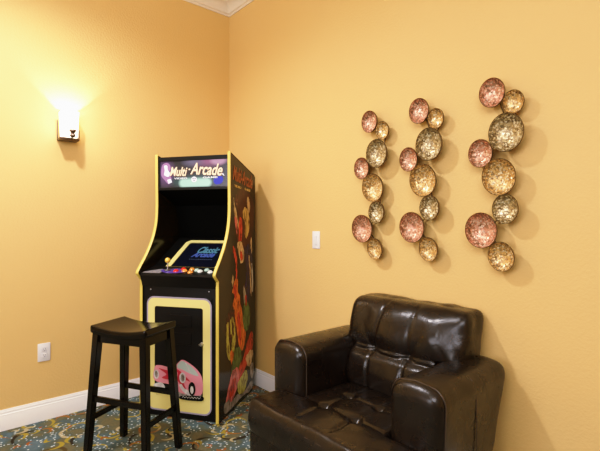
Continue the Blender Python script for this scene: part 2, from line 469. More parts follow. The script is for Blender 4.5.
door = part('coin_door', M_BLACK, lambda b: (box(b, (DX0 + .002, .004, DZ0 + .002), (DX1 - .002, .014, DZ1 - .002), .003),
            [box(b, (-.36, .001, z), (-.20, .004, z + .08), .002) for z in (.50, .62)]), smooth=False)
part('outline', M_SILV, lambda b: ring(b, rrect(DX0, DZ0, DX1, DZ1, .055), rrect(DX0 + .010, DZ0 + .010, DX1 - .010, DZ1 - .010, .046), .0005, .006), door)
part('yellow_border', M_YPALE, lambda b: ring(b, rrect(DX0 + .009, DZ0 + .009, DX1 - .009, DZ1 - .009, .047), rrect(-.478, .150, -.114, .752, .016), .0012, .006), door)
part('lock', M_STEEL, lambda b: (lathe(b, [(0, .016), (.009, .016), (.011, .013), (.011, 0), (.013, -.002), (.013, -.006)], 16, Matrix.Translation((-.122, .0, .515)) @ Matrix.Rotation(R(90), 4, 'X')),
                                 box(b, (-.138, -.014, .512), (-.118, -.006, .518), .001)), door, True)
def carbm(b):
    mats = ['pink', 'red', 'white', 'black', 'grey', 'carglass', 'lime']
    Mi = {k: i for i, k in enumerate(mats)}
    k = [0]
    def poly(c, pts, sm=True, kk=5):
        pts = catmull(pts, kk) if sm else pts; y = -.0004 - k[0] * .00025; k[0] += 1
        f = b.faces.new([b.verts.new((x, y, z)) for x, z in pts]); f.material_index = Mi[c]
        f.normal_update()
        if f.normal.y > 0: f.normal_flip()
    def ell(c, x, z, a, h): poly(c, [(x + a * math.cos(t * PI / 8), z + h * math.sin(t * PI / 8)) for t in range(16)], False)
    poly('grey', [(-.476, .20), (-.40, .175), (-.30, .15), (-.125, .150), (-.125, .22), (-.476, .24)], False)
    poly('lime', [(-.476, .155), (-.40, .15), (-.36, .152), (-.30, .16), (-.33, .20), (-.38, .21), (-.44, .19), (-.476, .20)], False)
    poly('black', [(-.476, .205), (-.42, .215), (-.38, .19), (-.33, .20), (-.36, .235), (-.476, .25)], False)
    poly('pink', [(-.476, .335), (-.44, .352), (-.38, .345), (-.33, .340), (-.300, .375), (-.265, .402), (-.215, .385), (-.155, .345), (-.118, .29), (-.115, .20), (-.145, .175), (-.20, .175), (-.28, .18), (-.34, .225), (-.476, .245)])
    poly('carglass', [(-.305, .350), (-.275, .392), (-.235, .384), (-.180, .350), (-.145, .305), (-.20, .312), (-.26, .335)])
    poly('white', [(-.245, .388), (-.235, .384), (-.200, .318), (-.212, .320)], False)
    poly('red', [(-.445, .330), (-.38, .322), (-.345, .338), (-.33, .30), (-.35, .262), (-.42, .268), (-.385, .295)])
    poly('red', [(-.335, .33), (-.30, .315), (-.30, .262), (-.26, .225), (-.235, .205), (-.255, .25), (-.235, .268), (-.205, .262), (-.25, .30), (-.30, .335)])
    ell('white', -.462, .288, .020, .032); ell('grey', -.462, .288, .012, .022)
    ell('white', -.262, .282, .024, .036); ell('grey', -.262, .282, .015, .025)
    poly('white', [(-.476, .222), (-.42, .235), (-.395, .205), (-.42, .185), (-.476, .19)])
    poly('white', [(-.285, .225), (-.25, .185), (-.20, .165), (-.185, .18), (-.215, .20), (-.25, .215), (-.27, .24)])
    ell('black', -.192, .215, .026, .046); ell('white', -.192, .208, .012, .026)
    # dark nameplate swoosh with a pale scribble
    poly('black', [(-.28, .158), (-.22, .168), (-.12, .172), (-.105, .158), (-.13, .140), (-.27, .138)])
    pts = [(-.265 + i * .0105, .148 + (.010 if i % 2 else 0) + i * .0004) for i in range(14)]
    up = [(x, z + .0035) for x, z in pts]; poly('white', pts + up[::-1], False)
M_CGLASS = mat('art_car_glass', (.42, .50, .42), .3)
dm = part('car_picture', [mat('art_car_pink', (.70, .26, .30), .3), mat('art_car_red', (.50, .02, .05), .3), art_m['white'], art_m['black'], art_m['grey'], M_CGLASS, M_YPALE], carbm, door)
bm = BM(); bm.from_mesh(dm.data); bmesh.ops.triangulate(bm, faces=bm.faces[:]); bm.to_mesh(dm.data); bm.free()
# two small bolts in the black face
for x in (-.515, -.075):
    part('bolt', M_STEEL, lambda b: lathe(b, [(0, .004), (.004, .003), (.005, 0)], 10, Matrix.Translation((x, .012, .862)) @ Matrix.Rotation(R(90), 4, 'X')), CAB, True)
# control panel
def cpanel(b):
    pts = [(0, .885), (-.028, .962), (-.022, .976), (.135, 1.010), (.15, .885)]
    prism(b, [(il + .001, s, z) for s, z in pts], (ir - il - .002, 0, 0))
cp = part('control_panel', M_BLACK, cpanel)
sl = (1.010 - .976) / .157; ang = math.atan(sl)
def deck(x, s, lift=0.): return (x, s, .976 + (s + .022) * sl + lift)
TIL = Matrix.Rotation(ang, 4, 'X')
def decal(name, m, pts, z0=.0006):
    bm = BM(); f = bm.faces.new([bm.verts.new(deck(x, s, z0)) for x, s in pts]); f.normal_update()
    if f.normal.z < 0: f.normal_flip()
    return obj(name, bm, m, cp, smooth=False)
decal('instruction_card', mat('silver_card', (.38, .36, .36), .25, metal=.3), [(-.565, -.015), (-.43, -.015), (-.43, .055), (-.47, .075), (-.565, .01)])
decal('purple_sticker', mat('violet_sticker', (.10, .06, .30), .3), catmull([(-.45, .03), (-.37, -.01), (-.27, .01), (-.28, .07), (-.36, .09), (-.44, .07)], 4), .0010)
part('joystick', [M_STEEL, mat('yellow_ball_top', (.85, .55, .08), .2, coat=.6)], lambda b: (
    lathe(b, [(0, .002), (.024, .002), (.024, .006), (.010, .010), (.005, .012), (.0045, .060)], 20, Matrix.Translation(deck(-.405, .045)), 0),
    lathe(b, [(.0001, .050)] + [(.019 * math.sin(t * PI / 10), .070 - .019 * math.cos(t * PI / 10)) for t in range(1, 10)] + [(0, .089)], 20, Matrix.Translation(deck(-.405, .045)), 1)), cp, True)
bc = dict(red=(.75, .03, .02), orange=(.85, .35, .08), white=(.80, .82, .76), teal=(.45, .65, .55))
bmats = {k: mat('button_' + k, c, .2, coat=.5) for k, c in bc.items()}
for x, s, c in ((-.335, .035, 'red'), (-.300, .075, 'red'), (-.270, .040, 'orange'), (-.235, .075, 'orange'), (-.190, .060, 'teal'), (-.155, .040, 'white'), (-.120, .070, 'teal'), (-.075, .030, 'white'), (-.045, .075, 'white'), (-.215, .015, 'orange')):
    part('push_button', [bmats[c], M_BLACK if c != 'teal' else bmats['white']], lambda b: (
        lathe(b, [(.019, 0), (.019, .004), (.016, .007), (.0135, .007)], 20, Matrix.Translation(deck(x, s)) @ TIL, 0),
        lathe(b, [(.0135, .005), (.013, .011), (.009, .0135), (0, .0135)], 20, Matrix.Translation(deck(x, s)) @ TIL, 0)), cp, True)
# monitor: sloped black mask, yellow bezel line and dark glass
def slope(x, t, off=0.):      # t runs 0..1 up the slope
    s0, z0, s1, z1 = .135, 1.008, .50, 1.215
    L = math.hypot(s1 - s0, z1 - z0); nx, nz = -(z1 - z0) / L, (s1 - s0) / L
    return (x, s0 + (s1 - s0) * t + nx * off, z0 + (z1 - z0) * t + nz * off)
part('monitor_mask', M_VOID, lambda b: hexa(b, [slope(il, 0, -.02), slope(ir, 0, -.02), slope(ir, 1, -.02), slope(il, 1, -.02)], [slope(il, 0), slope(ir, 0), slope(ir, 1), slope(il, 1)]))
def bez(b):
    o = [(-.505, .00), (-.045, .00), (-.045, .72), (-.075, .80), (-.435, .80), (-.470, .72)]
    o = [(-.475, -.01), (-.055, -.01), (-.055, .76), (-.085, .83), (-.445, .83), (-.475, .76)]
    i = [(-.437, -.01), (-.093, -.01), (-.093, .73), (-.105, .755), (-.425, .755), (-.437, .73)]
    n = len(o)
    A = [b.verts.new(slope(x, t, .006)) for x, t in o]; B = [b.verts.new(slope(x, t, .006)) for x, t in i]
    C = [b.verts.new(slope(x, t, .0)) for x, t in o]; D = [b.verts.new(slope(x, t, -.004)) for x, t in i]
    for k in range(n):
        j = (k + 1) % n
        b.faces.new((A[k], A[j], B[j], B[k])); b.faces.new((A[k], C[k], C[j], A[j])); b.faces.new((B[k], B[j], D[j], D[k]))
    bmesh.ops.recalc_face_normals(b, faces=b.faces[:])
part('screen_bezel', M_YPALE, bez)
def scr(b):
    b.faces.new([b.verts.new(slope(x, t, .001)) for x, t in ((-.44, .0), (-.09, .0), (-.09, .765), (-.44, .765))])
M_SCREEN = mat('dark_screen', (.004, .005, .012), .12, emit=(.004, .006, .03), estr=.08)
screen = part('screen', M_SCREEN, scr)
SLA = math.atan2(1.215 - 1.008, .50 - .135)
def screen_text(t, fit, x, tt, m):
    b = text_bm(t, .08, shear=.35, offset=.002, fit=fit)
    b.transform(Matrix.Translation(slope(x, tt, .003)) @ Matrix.Rotation(SLA, 4, 'X')); obj('lettering', b, m, screen, smooth=False)
screen_text('Classic', (.17, .085), -.235, .52, mat('screen_teal', (0, 0, 0), .5, emit=(.16, .42, .50), estr=.5))
screen_text('Arcade', (.18, .065), -.250, .37, mat('screen_blue', (0, 0, 0), .5, emit=(.12, .20, .60), estr=.5))
part('caption_line', mat('screen_faint', (0, 0, 0), .5, emit=(.10, .14, .25), estr=.5), lambda b: [b.faces.new([b.verts.new(slope(x, t, .002)) for x, t in ((x0, .22), (x0 + .012, .22), (x0 + .012, .235), (x0, .235))]) for x0 in [-.34 + k * .017 for k in range(11)]], screen)
# inner back and speaker board under the marquee
part('inner_back', M_VOID, lambda b: hexa(b, [(il, .49, 1.20), (ir, .49, 1.20), (ir, .52, 1.20), (il, .52, 1.20)], [(il, .38, 1.60), (ir, .38, 1.60), (ir, .52, 1.60), (il, .52, 1.60)]))
part('speaker_board', M_VOID, lambda b: (hexa(b, [(il, .20, 1.553), (ir, .20, 1.553), (ir, .45, 1.44), (il, .45, 1.44)], [(il, .20, 1.563), (ir, .20, 1.563), (ir, .45, 1.52), (il, .45, 1.52)])))
# marquee, backlit
MZ0, MZ1 = 1.572, 1.770
def marq_mat():
    m = mat('marquee_print', (.02, .02, .02), .25); g = N(m)
    sx = g.node('ShaderNodeSeparateXYZ'); g.link(g.gen, sx.inputs[0])
    x, z = sx.outputs[0], sx.outputs[2]
    def blob(cx, cz, rx, rz, soft=1.):
        d = g.math('SQRT', g.math('ADD', g.math('POWER', g.math('DIVIDE', g.math('SUBTRACT', x, cx), rx), 2.), g.math('POWER', g.math('DIVIDE', g.math('SUBTRACT', z, cz), rz), 2.)))
        return g.math('MULTIPLY', g.math('SUBTRACT', 1., d), soft, clamp=True)
    n = g.noise(9, 4, .6)['Fac']
    c = g.mix(n, (.004, .004, .006), (.03, .02, .035))
    c = g.mix(blob(.72, 1.0, .32, .34, 1.5), c, (.35, .10, .20))
    c = g.mix(blob(.86, .95, .14, .20, 2.), c, (.60, .32, .42))
    c = g.mix(blob(.50, .95, .20, .25, 1.2), c, (.18, .15, .22))
    c = g.mix(blob(.10, .55, .17, .60, 1.6), c, (.16, .07, .18))
    c = g.mix(blob(.52, .22, .42, .30, 1.3), c, (.04, .14, .12))
    # capsule-shaped glow
    dx = g.math('MAXIMUM', g.math('SUBTRACT', g.math('ABSOLUTE', g.math('SUBTRACT', x, .53)), .17), 0.)
    dd = g.math('SQRT', g.math('ADD', g.math('POWER', g.math('MULTIPLY', dx, 2.6), 2.), g.math('POWER', g.math('SUBTRACT', z, .17), 2.)))
    cap = g.math('MULTIPLY', g.math('SUBTRACT', .21, dd), 9., clamp=True)
    c = g.mix(cap, c, (.62, .95, .70))
    g.link(c, g.b.inputs['Emission Color']); g.b.inputs['Emission Strength'].default_value = .8
    return m
marq = part('marquee', marq_mat(), lambda b: box(b, (il + .004, .196, MZ0), (ir - .004, .206, MZ1)))
part('marquee_retainer', M_BLACK, lambda b: (box(b, (il, .186, MZ1 - .004), (ir, .200, MZ1 + .026), .002), box(b, (il, .188, MZ0 - .016), (ir, .200, MZ0 + .004), .002), box(b, (il, .187, MZ0), (il + .012, .2, MZ1), .002)))
def front_text(t, size, fit, x, z, m, y=.195, shear=.3, off=.0015, parent=marq, rot=0., ex=.0006):
    b = text_bm(t, size, shear=shear, offset=off, extrude=ex, fit=fit)
    b.transform(Matrix.Translation((x, y, z)) @ Matrix.Rotation(rot, 4, 'Y') @ Matrix.Rotation(R(90), 4, 'X')); return obj('lettering', b, m, parent, smooth=False)
M_LCR = mat('lettering_cream', (.3, .2, .1), .5, emit=(1., .78, .48), estr=.95)
M_LSH = mat('lettering_shadow', (.02, .01, .01), .5, emit=(.35, .12, .05), estr=.4)
M_LWH = mat('lettering_white', (.3, .3, .3), .5, emit=(.9, .85, .8), estr=.8)
front_text('Multi', .09, (.140, .066), -.412, 1.690, M_LCR, rot=R(2)); front_text('Multi', .09, (.142, .068), -.409, 1.687, M_LSH, y=.1956, rot=R(2), off=.003)
front_text('Arcade', .09, (.250, .084), -.190, 1.700, M_LCR, rot=R(4)); front_text('Arcade', .09, (.252, .086), -.187, 1.697, M_LSH, y=.1956, rot=R(4), off=.003)
part('lettering_dash', M_LCR, lambda b: box(b, (-.330, .1945, 1.698), (-.318, .1955, 1.708)), marq)
front_text('VIDEO', .02, (.105, .012), -.395, 1.640, M_LWH, shear=0, off=.0003)
front_text('GAME', .02, (.115, .012), -.160, 1.641, M_LWH, shear=0, off=.0003)
M_MW = mat('marquee_white', (.3, .3, .3), .5, emit=(.85, .78, .86), estr=.85)
M_MP = mat('marquee_mauve', (.2, .1, .2), .5, emit=(.30, .14, .28), estr=.5)
M_MB = mat('marquee_blue', (.0, .0, .2), .5, emit=(.05, .06, .45), estr=.6)
M_MK = mat('marquee_black', (.0, .0, .0), .5)
def emb_poly(b, mi, pts, y):
    f = b.faces.new([b.verts.new((x, y, z)) for x, z in pts]); f.material_index = mi; f.normal_update()
    if f.normal.y > 0: f.normal_flip()
def splash(b):
    emb_poly(b, 1, catmull([(-.545, 1.74), (-.50, 1.755), (-.475, 1.72), (-.49, 1.68), (-.47, 1.64), (-.49, 1.60), (-.525, 1.63), (-.555, 1.67)], 4), .1954)
    emb_poly(b, 0, catmull([(-.530, 1.735), (-.505, 1.735), (-.500, 1.705), (-.482, 1.680), (-.495, 1.655), (-.53, 1.668), (-.525, 1.70)], 4), .1951)
    emb_poly(b, 0, [(-.505, 1.632), (-.476, 1.640), (-.464, 1.614), (-.494, 1.604)], .1951)
def token(b):
    emb_poly(b, 0, [(-.287 + .022 * math.cos(t * PI / 8), 1.630 + .020 * math.sin(t * PI / 8)) for t in range(16)], .1950)
    for x, z in ((-.295, 1.636), (-.279, 1.636), (-.287, 1.622)): emb_poly(b, 3, [(x - .004, z - .004), (x + .004, z - .004), (x + .004, z + .004), (x - .004, z + .004)], .1947)
def blue_block(b):
    emb_poly(b, 2, catmull([(-.135, 1.612), (-.122, 1.636), (-.078, 1.648), (-.060, 1.625), (-.075, 1.597), (-.115, 1.590)], 3), .1952)
    emb_poly(b, 0, [(-.072, 1.668), (-.061, 1.666), (-.050, 1.650), (-.061, 1.652)], .1950)
EM = [M_MW, M_MP, M_MB, M_MK]
part('splash_emblem', EM, splash, marq); part('token_emblem', EM, token, marq); part('block_emblem', EM, blue_block, marq)

# ------------------------------------------------------------------ bar stool
ST = thing('bar_stool', 'black wooden saddle seat bar stool standing before the arcade cabinet', 'stool', (.82, -1.137, 0), R(29))
def stool_seat():
    bm = BM(); rounded_box(bm, (-.190, -.134, .700), (.190, .134, .742), .010, .012)
    for v in bm.verts:
        x = v.co.x / .190; v.co.z += -.024 * (1 - x * x) ** 1.0 + .004
        if v.co.z < .71: v.co.z += 0
        v.co.y *= 1 - .02 * (1 - x * x)
    return bm
obj('seat', stool_seat(), M_WOOD, ST)
corners = {}
for sx in (-1, 1):
    for sy in (-1, 1):
        bm = BM(); top = Vector((sx * .160, sy * .102, .704)); bot = Vector((sx * .202, sy * .140, 0))
        w = .019
        def quad(c, w, z): return [(c.x - w, c.y - w, z), (c.x + w, c.y - w, z), (c.x + w, c.y + w, z), (c.x - w, c.y + w, z)]
        hexa(bm, quad(bot, w * .92, 0), quad(top, w * 1.12, .704), 0, .003)
        obj('leg', bm, M_WOOD, ST, angle=30); corners[sx, sy] = (top, bot)
def legpt(sx, sy, z):
    t, b = corners[sx, sy]; return b + (t - b) * (z / .704)
for sy, z in ((-1, .335), (1, .325)):
    bm = BM(); a, b = legpt(-1, sy, z), legpt(1, sy, z); bar(bm, a, b, .018, .032); obj('stretcher', bm, M_WOOD, ST, angle=30)
    bm = BM(); a, b = legpt(-1, sy, .672), legpt(1, sy, .672); bar(bm, a, b, .018, .05); obj('apron', bm, M_WOOD, ST, angle=30)
for sx, z in ((-1, .225), (1, .235)):
    bm = BM(); a, b = legpt(sx, -1, z), legpt(sx, 1, z); bar(bm, a, b, .018, .032); obj('stretcher', bm, M_WOOD, ST, angle=30)
    bm = BM(); a, b = legpt(sx, -1, .672), legpt(sx, 1, .672); bar(bm, a, b, .018, .05); obj('apron', bm, M_WOOD, ST, angle=30)

# ------------------------------------------------------------------ armchair (origin on the floor, facing -Y)
AX, AY = 1.945, -.02
CH = thing('leather_armchair', 'dark brown tufted leather armchair with square arms against the wall', 'armchair', (AX, AY, 0))
def place(bm): bmesh.ops.translate(bm, vec=(-AX, -AY, 0), verts=bm.verts[:]); return bm
def wrinkle(v, amp, sc=7., seed=0.):
    n = mnoise.noise(Vector((v.x * sc + seed, v.y * sc, v.z * sc))); return amp * n
# arms
def arm(x0, x1, outer):
    bm = BM(); rounded_box(bm, (x0, -.630, .085), (x1, -.045, .672), .050, .018)
    for v in bm.verts:
        p = v.co; tx = (p.x - (x0 + x1) / 2) / ((x1 - x0) / 2)
        if p.z > .5: p.z += .024 * (1 - tx * tx) * (p.z - .5) / .17
        # rear edge rakes backward towards the top, arm flares slightly outward at the top
        if p.y > -.40: p.y += (p.y + .40) / .35 * (-.25) * (1 - min(1, p.z / .66))
        p.x += outer * .012 * max(0, (p.z - .3) / .35) * (1 if tx * outer > 0 else 0)
        p.y -= .012 * gauss(p.z - .42, .2) * (1 if p.y < -.58 else 0) * (1 - tx * tx)
        w = wrinkle(p, .004, 5, x0) + wrinkle(p, .0018, 16, x0); p.x += w; p.z += w * .8
    o = obj('armrest', place(bm), M_LEATHER, CH, angle=80)
    # welts around the front panel
    if True:
        rc = .046; xm, hw = (x0 + x1) / 2, (x1 - x0) / 2
        flat = [(x0, z) for z in (.10, .2, .3, .4, .5, .58)]
        flat += [(x0 + rc - rc * math.cos(a), .626 + rc * math.sin(a)) for a in (R(t) for t in range(0, 91, 15))]
        flat += [(xm, .672)]
        flat += [(x1 - rc + rc * math.sin(a), .626 + rc * math.cos(a)) for a in (R(t) for t in range(0, 91, 15))]
        flat += [(x1, z) for z in (.58, .5, .4, .3, .2, .10)]
        path = []
        for x, z in flat:
            tx = (x - xm) / hw; z2 = z + (.024 * (1 - tx * tx) * (z - .5) / .17 if z > .5 else 0)
            x2 = x + (outer * .012 * max(0, (z - .3) / .35) if tx * outer > 0 else 0)
            path.append((x2, -.592, z2))
        bm = BM(); tube(bm, path, .0032, 6); obj('welt', place(bm), M_STITCH, o)
    # cross seam over the arm
    xs = x1 + .010 if outer > 0 else x0 - .010; xi = x0 if outer > 0 else x1
    bm = BM(); tube(bm, [(xs, -.36, .10), (xs, -.36, .3), (xs + outer * .002, -.36, .5), (xs - outer * .001, -.36, .63), (xs - outer * .02, -.36, .674), ((xs + xi) / 2, -.36, .688), (xi + outer * .03, -.36, .672)], .0022, 6)
    obj('seam', place(bm), M_STITCH, o); return o
arm(1.455, 1.688, -1); arm(2.212, 2.440, 1)
# frame: lower front, sides and back
def base_bm():
    bm = BM(); rounded_box(bm, (1.50, -.815, .07), (2.395, -.40, .30), .022, .03); rounded_box(bm, (1.60, -.45, .07), (2.30, -.06, .34), .02, .03); return bm
obj('base', place(base_bm()), M_LEATHER, CH, angle=80)
def backframe():
    bm = BM(); rounded_box(bm, (1.60, -.20, .10), (2.30, -.045, .74), .035, .025)
    for v in bm.verts:
        if v.co.y > -.12: v.co.y += -.08 * (1 - min(1, v.co.z / .66))
    return bm
obj('back_frame', place(backframe()), M_LEATHER, CH, angle=80)
# seat cushion: T shape, tufted
def seat_bm():
    bm = BM()
    rounded_box(bm, (1.530, -.840, .285), (2.375, -.632, .455), .028, .03)
    rounded_box(bm, (1.690, -.80, .30), (2.210, -.26, .452), .03, .03)
    bm = remeshed(bm, .0085, 5)
    B = [(x, y) for x in (1.857, 2.045) for y in (-.462, -.630)]
    for v in bm.verts:
        p = v.co
        if p.z > .36:
            t = min(1, (p.z - .36) / .07)
            h = 0.
            # puffs
            cx = (p.x - 1.95) / .45; h += .012 * (1 - min(1, cx * cx)) * (1 - min(1, abs((p.y + .56) / .3) ** 3))
            inside = 1 if p.y > -.76 else max(0, 1 - (-.76 - p.y) / .06)
            for x in (1.857, 2.045): h -= .006 * gauss(p.x - x, .009) * inside
            for y in (-.462, -.630): h -= .006 * gauss(p.y - y, .009) * (1 if 1.69 < p.x < 2.21 else 0.)
            for x, y in B:
                d = math.hypot(p.x - x, p.y - y); h -= .024 * gauss(d, .024)
            h += wrinkle(p, .004, 12)
            p.z += h * t
        if p.y < -.80: p.y += wrinkle(p, .006, 9); p.y -= .010 * gauss(p.z - .37, .06)
    return bm
seat = obj('seat_cushion', place(seat_bm()), M_LEATHER, CH, angle=180)
for x in (1.857, 2.045):
    for y in (-.462, -.630):
        bm = BM(); lathe(bm, [(.0001, .004)] + [(.012 * math.sin(t * PI / 12), -.002 + .006 * math.cos(t * PI / 12)) for t in range(1, 7)] + [(.012, -.008)], 16, Matrix.Translation((x, y, .434)))
        obj('button', place(bm), M_LEATHER, seat)
bm = BM(); tube(bm, [(1.512, -.70, .437), (1.512, -.80, .434)] + [(1.545 + k * .0275, -.8405 + .002 * math.sin(k * 2), .420) for k in range(0, 30)] + [(2.386, -.80, .434), (2.386, -.70, .437)], .0026, 6)
obj('seam', place(bm), M_STITCH, seat)
# back cushion: overstuffed, stitched across the middle with vertical folds
def back_bm():
    bm = BM()
    rounded_box(bm, (1.622, -.245, .620), (2.330, -.050, .904), .050, .03)
    rounded_box(bm, (1.680, -.285, .440), (2.222, -.080, .660), .040, .03)
    bm = remeshed(bm, .0085, 8)
    for v in bm.verts:
        p = v.co; front = 1 if p.y < -.15 else max(0, min(1, (-.10 - p.y) / .05))
        # lean
        p.y += (p.z - .64) * .22 if p.z > .64 else (p.z - .64) * .15
        if p.z > .8: p.z += -.004 * ((p.x - 1.98) / .34) ** 2
        h = 0.
        if p.z > .64:
            zz = (p.z - .76) / .14; xx = (p.x - 1.98) / .34
            h += .040 * max(0, 1 - zz * zz) * max(0, 1 - xx * xx)
            for x, s in ((1.835, .5), (2.045, .2)):
                xl_ = x + s * (p.z - .64) * .3
                h -= .008 * gauss(p.x - xl_, .009) * (.6 + .4 * gauss(p.z - .64, .13)); h -= .022 * gauss(p.x - xl_, .04) * gauss(p.z - .64, .05)
        else:
            h += .012 * gauss(p.z - .55, .06)
            for x in (1.835, 2.045): h -= .008 * gauss(p.x - x, .009)
        h -= .024 * gauss(p.z - .640, .019)
        # diagonal pulls from the stitch corners
        for x0_, sg in ((1.66, 1), (1.835, -1), (2.045, 1), (2.27, -1)):
            u = (p.x - x0_) * sg; w = p.z - .645
            if u > 0 and .0 < w < .2: h -= .006 * gauss(w - 1.5 * u, .022) * gauss(w, .11)
        h += wrinkle(p, .016, 6, 3) + wrinkle(p, .004, 15, 8)
        p.y -= h * front
        if front < 1 and p.z > .85: p.z += wrinkle(p, .010, 9, 5)
        # the stitched waist also pinches the sides
        if p.x > 2.2: p.x -= .02 * gauss(p.z - .64, .03) ; p.x += wrinkle(p, .008, 14)
    return bm
back = obj('back_cushion', place(back_bm()), M_LEATHER, CH, angle=180)
for x, y in ((1.56, -.76), (2.33, -.76), (1.56, -.15), (2.33, -.15)):
    bm = BM(); box(bm, (x - .03, y - .03, 0), (x + .03, y + .03, .075), .004); obj('foot', place(bm), M_FOOT, CH)

# ------------------------------------------------------------------ wall sculptures of dishes
def dish_mat(name, cols, metal=.35):
    m = mat(name, rough=.3, metal=metal); g = N(m)
    v = g.voronoi(135); cs = g.node('ShaderNodeSeparateColor'); g.link(v['Color'], cs.inputs[0])
    c = g.ramp(cs.outputs[0], [(0, cols[0]), (.3, cols[1]), (.6, cols[2]), (.85, cols[3])], 'CONSTANT')
    big = g.noise(26, 3, .7)['Fac']; c = g.mix(g.math('MULTIPLY', g.math('SUBTRACT', big, .25), .9, clamp=True), c, cols[0])
    e = g.voronoi(135, feature='DISTANCE_TO_EDGE')['Distance']
    k = g.math('MULTIPLY_ADD', e, 8, .35, clamp=True); c = g.mix(k, (.10, .06, .03), c)
    # shade inside the rim, put into the colour as scattered darker tiles
    at = g.node('ShaderNodeAttribute', attribute_name='rad')
    pr_ = g.math('MULTIPLY', g.math('SUBTRACT', at.outputs['Fac'], .45), 1.0, clamp=True)
    nz = g.math('MULTIPLY', g.math('LESS_THAN', g.math('ADD', cs.outputs[2], g.math('MULTIPLY', g.math('SUBTRACT', big, .5), .8)), pr_), .62)
    c = g.mix(nz, c, (.09, .05, .025))
    g.base(c)
    rr = g.ramp(cs.outputs[1], [(0, (.12,) * 3), (.5, (.35,) * 3), (1, (.5,) * 3)]); g.link(rr, g.b.inputs['Roughness'])
    n = g.node('ShaderNodeVectorMath', operation='MULTIPLY_ADD'); g.link(v['Color'], n.inputs[0]); n.inputs[1].default_value = (.20, .20, .20)
    ge = g.node('ShaderNodeNewGeometry'); g.link(ge.outputs['Normal'], n.inputs[2])
    s2 = g.node('ShaderNodeVectorMath', operation='SUBTRACT'); g.link(n.outputs[0], s2.inputs[0]); s2.inputs[1].default_value = (.10, .10, .10)
    nn = g.node('ShaderNodeVectorMath', operation='NORMALIZE'); g.link(s2.outputs[0], nn.inputs[0]); g.link(nn.outputs[0], g.b.inputs['Normal'])
    return m
MD = {'rose': dish_mat('rose_mosaic', [(.84, .44, .27), (.62, .26, .15), (.92, .68, .46), (.34, .17, .08)]),
      'gold': dish_mat('amber_mosaic', [(.88, .58, .22), (.66, .38, .12), (.95, .80, .48), (.36, .20, .08)]),
      'olive': dish_mat('olive_mosaic', [(.62, .47, .22), (.34, .23, .10), (.92, .80, .50), (.18, .12, .05)])}
M_RIM = mat('dark_bronze_rim', (.16, .11, .06), .38, metal=.8)
CAMP = Vector((3.269, -2.015, 1.3)); FR, FF = Vector((.6574, .7536, 0)), Vector((-.7536, .6574, 0)); FPX = 424.
def on_right_wall(x, y):
    r = FR * ((x - 300) / FPX) + FF + Vector((0, 0, (225.5 - y) / FPX)); return CAMP + r * (-CAMP.y / r.y), -CAMP.y / r.y
groups = [
 ('leftmost and smallest-looking of the three vertical mosaic dish wall sculptures', [(369.1, 121.5, 22, 'rose'), (381.2, 129.8, 18.3, 'gold'), (377.1, 153.6, 28.5, 'olive'), (361.5, 168.1, 22, 'rose'), (373.1, 187, 28.5, 'gold'), (376.2, 212.1, 22.5, 'olive'), (362.6, 228.1, 28, 'rose'), (374.6, 248.1, 22, 'gold')]),
 ('middle one of the three vertical wall sculptures of rose, gold and olive dishes', [(418.8, 110.8, 25.5, 'rose'), (434.7, 117.7, 20.3, 'gold'), (429.5, 144.5, 33, 'olive'), (408.4, 159.1, 24.3, 'rose'), (423.4, 179.5, 33, 'gold'), (429.3, 207.5, 25.5, 'olive'), (412.2, 226.7, 31, 'rose'), (428.3, 248.5, 24.8, 'gold')]),
 ('rightmost mosaic dish wall sculpture, hanging above the right arm of the armchair', [(491.7, 92.6, 29.5, 'rose'), (512.4, 101, 24, 'gold'), (506.6, 132.6, 39, 'olive'), (480.3, 153.1, 28.5, 'rose'), (499, 176, 37.5, 'gold'), (505.2, 208.7, 30, 'olive'), (481.2, 229.6, 36, 'rose'), (501.4, 255.7, 30.5, 'gold')])]
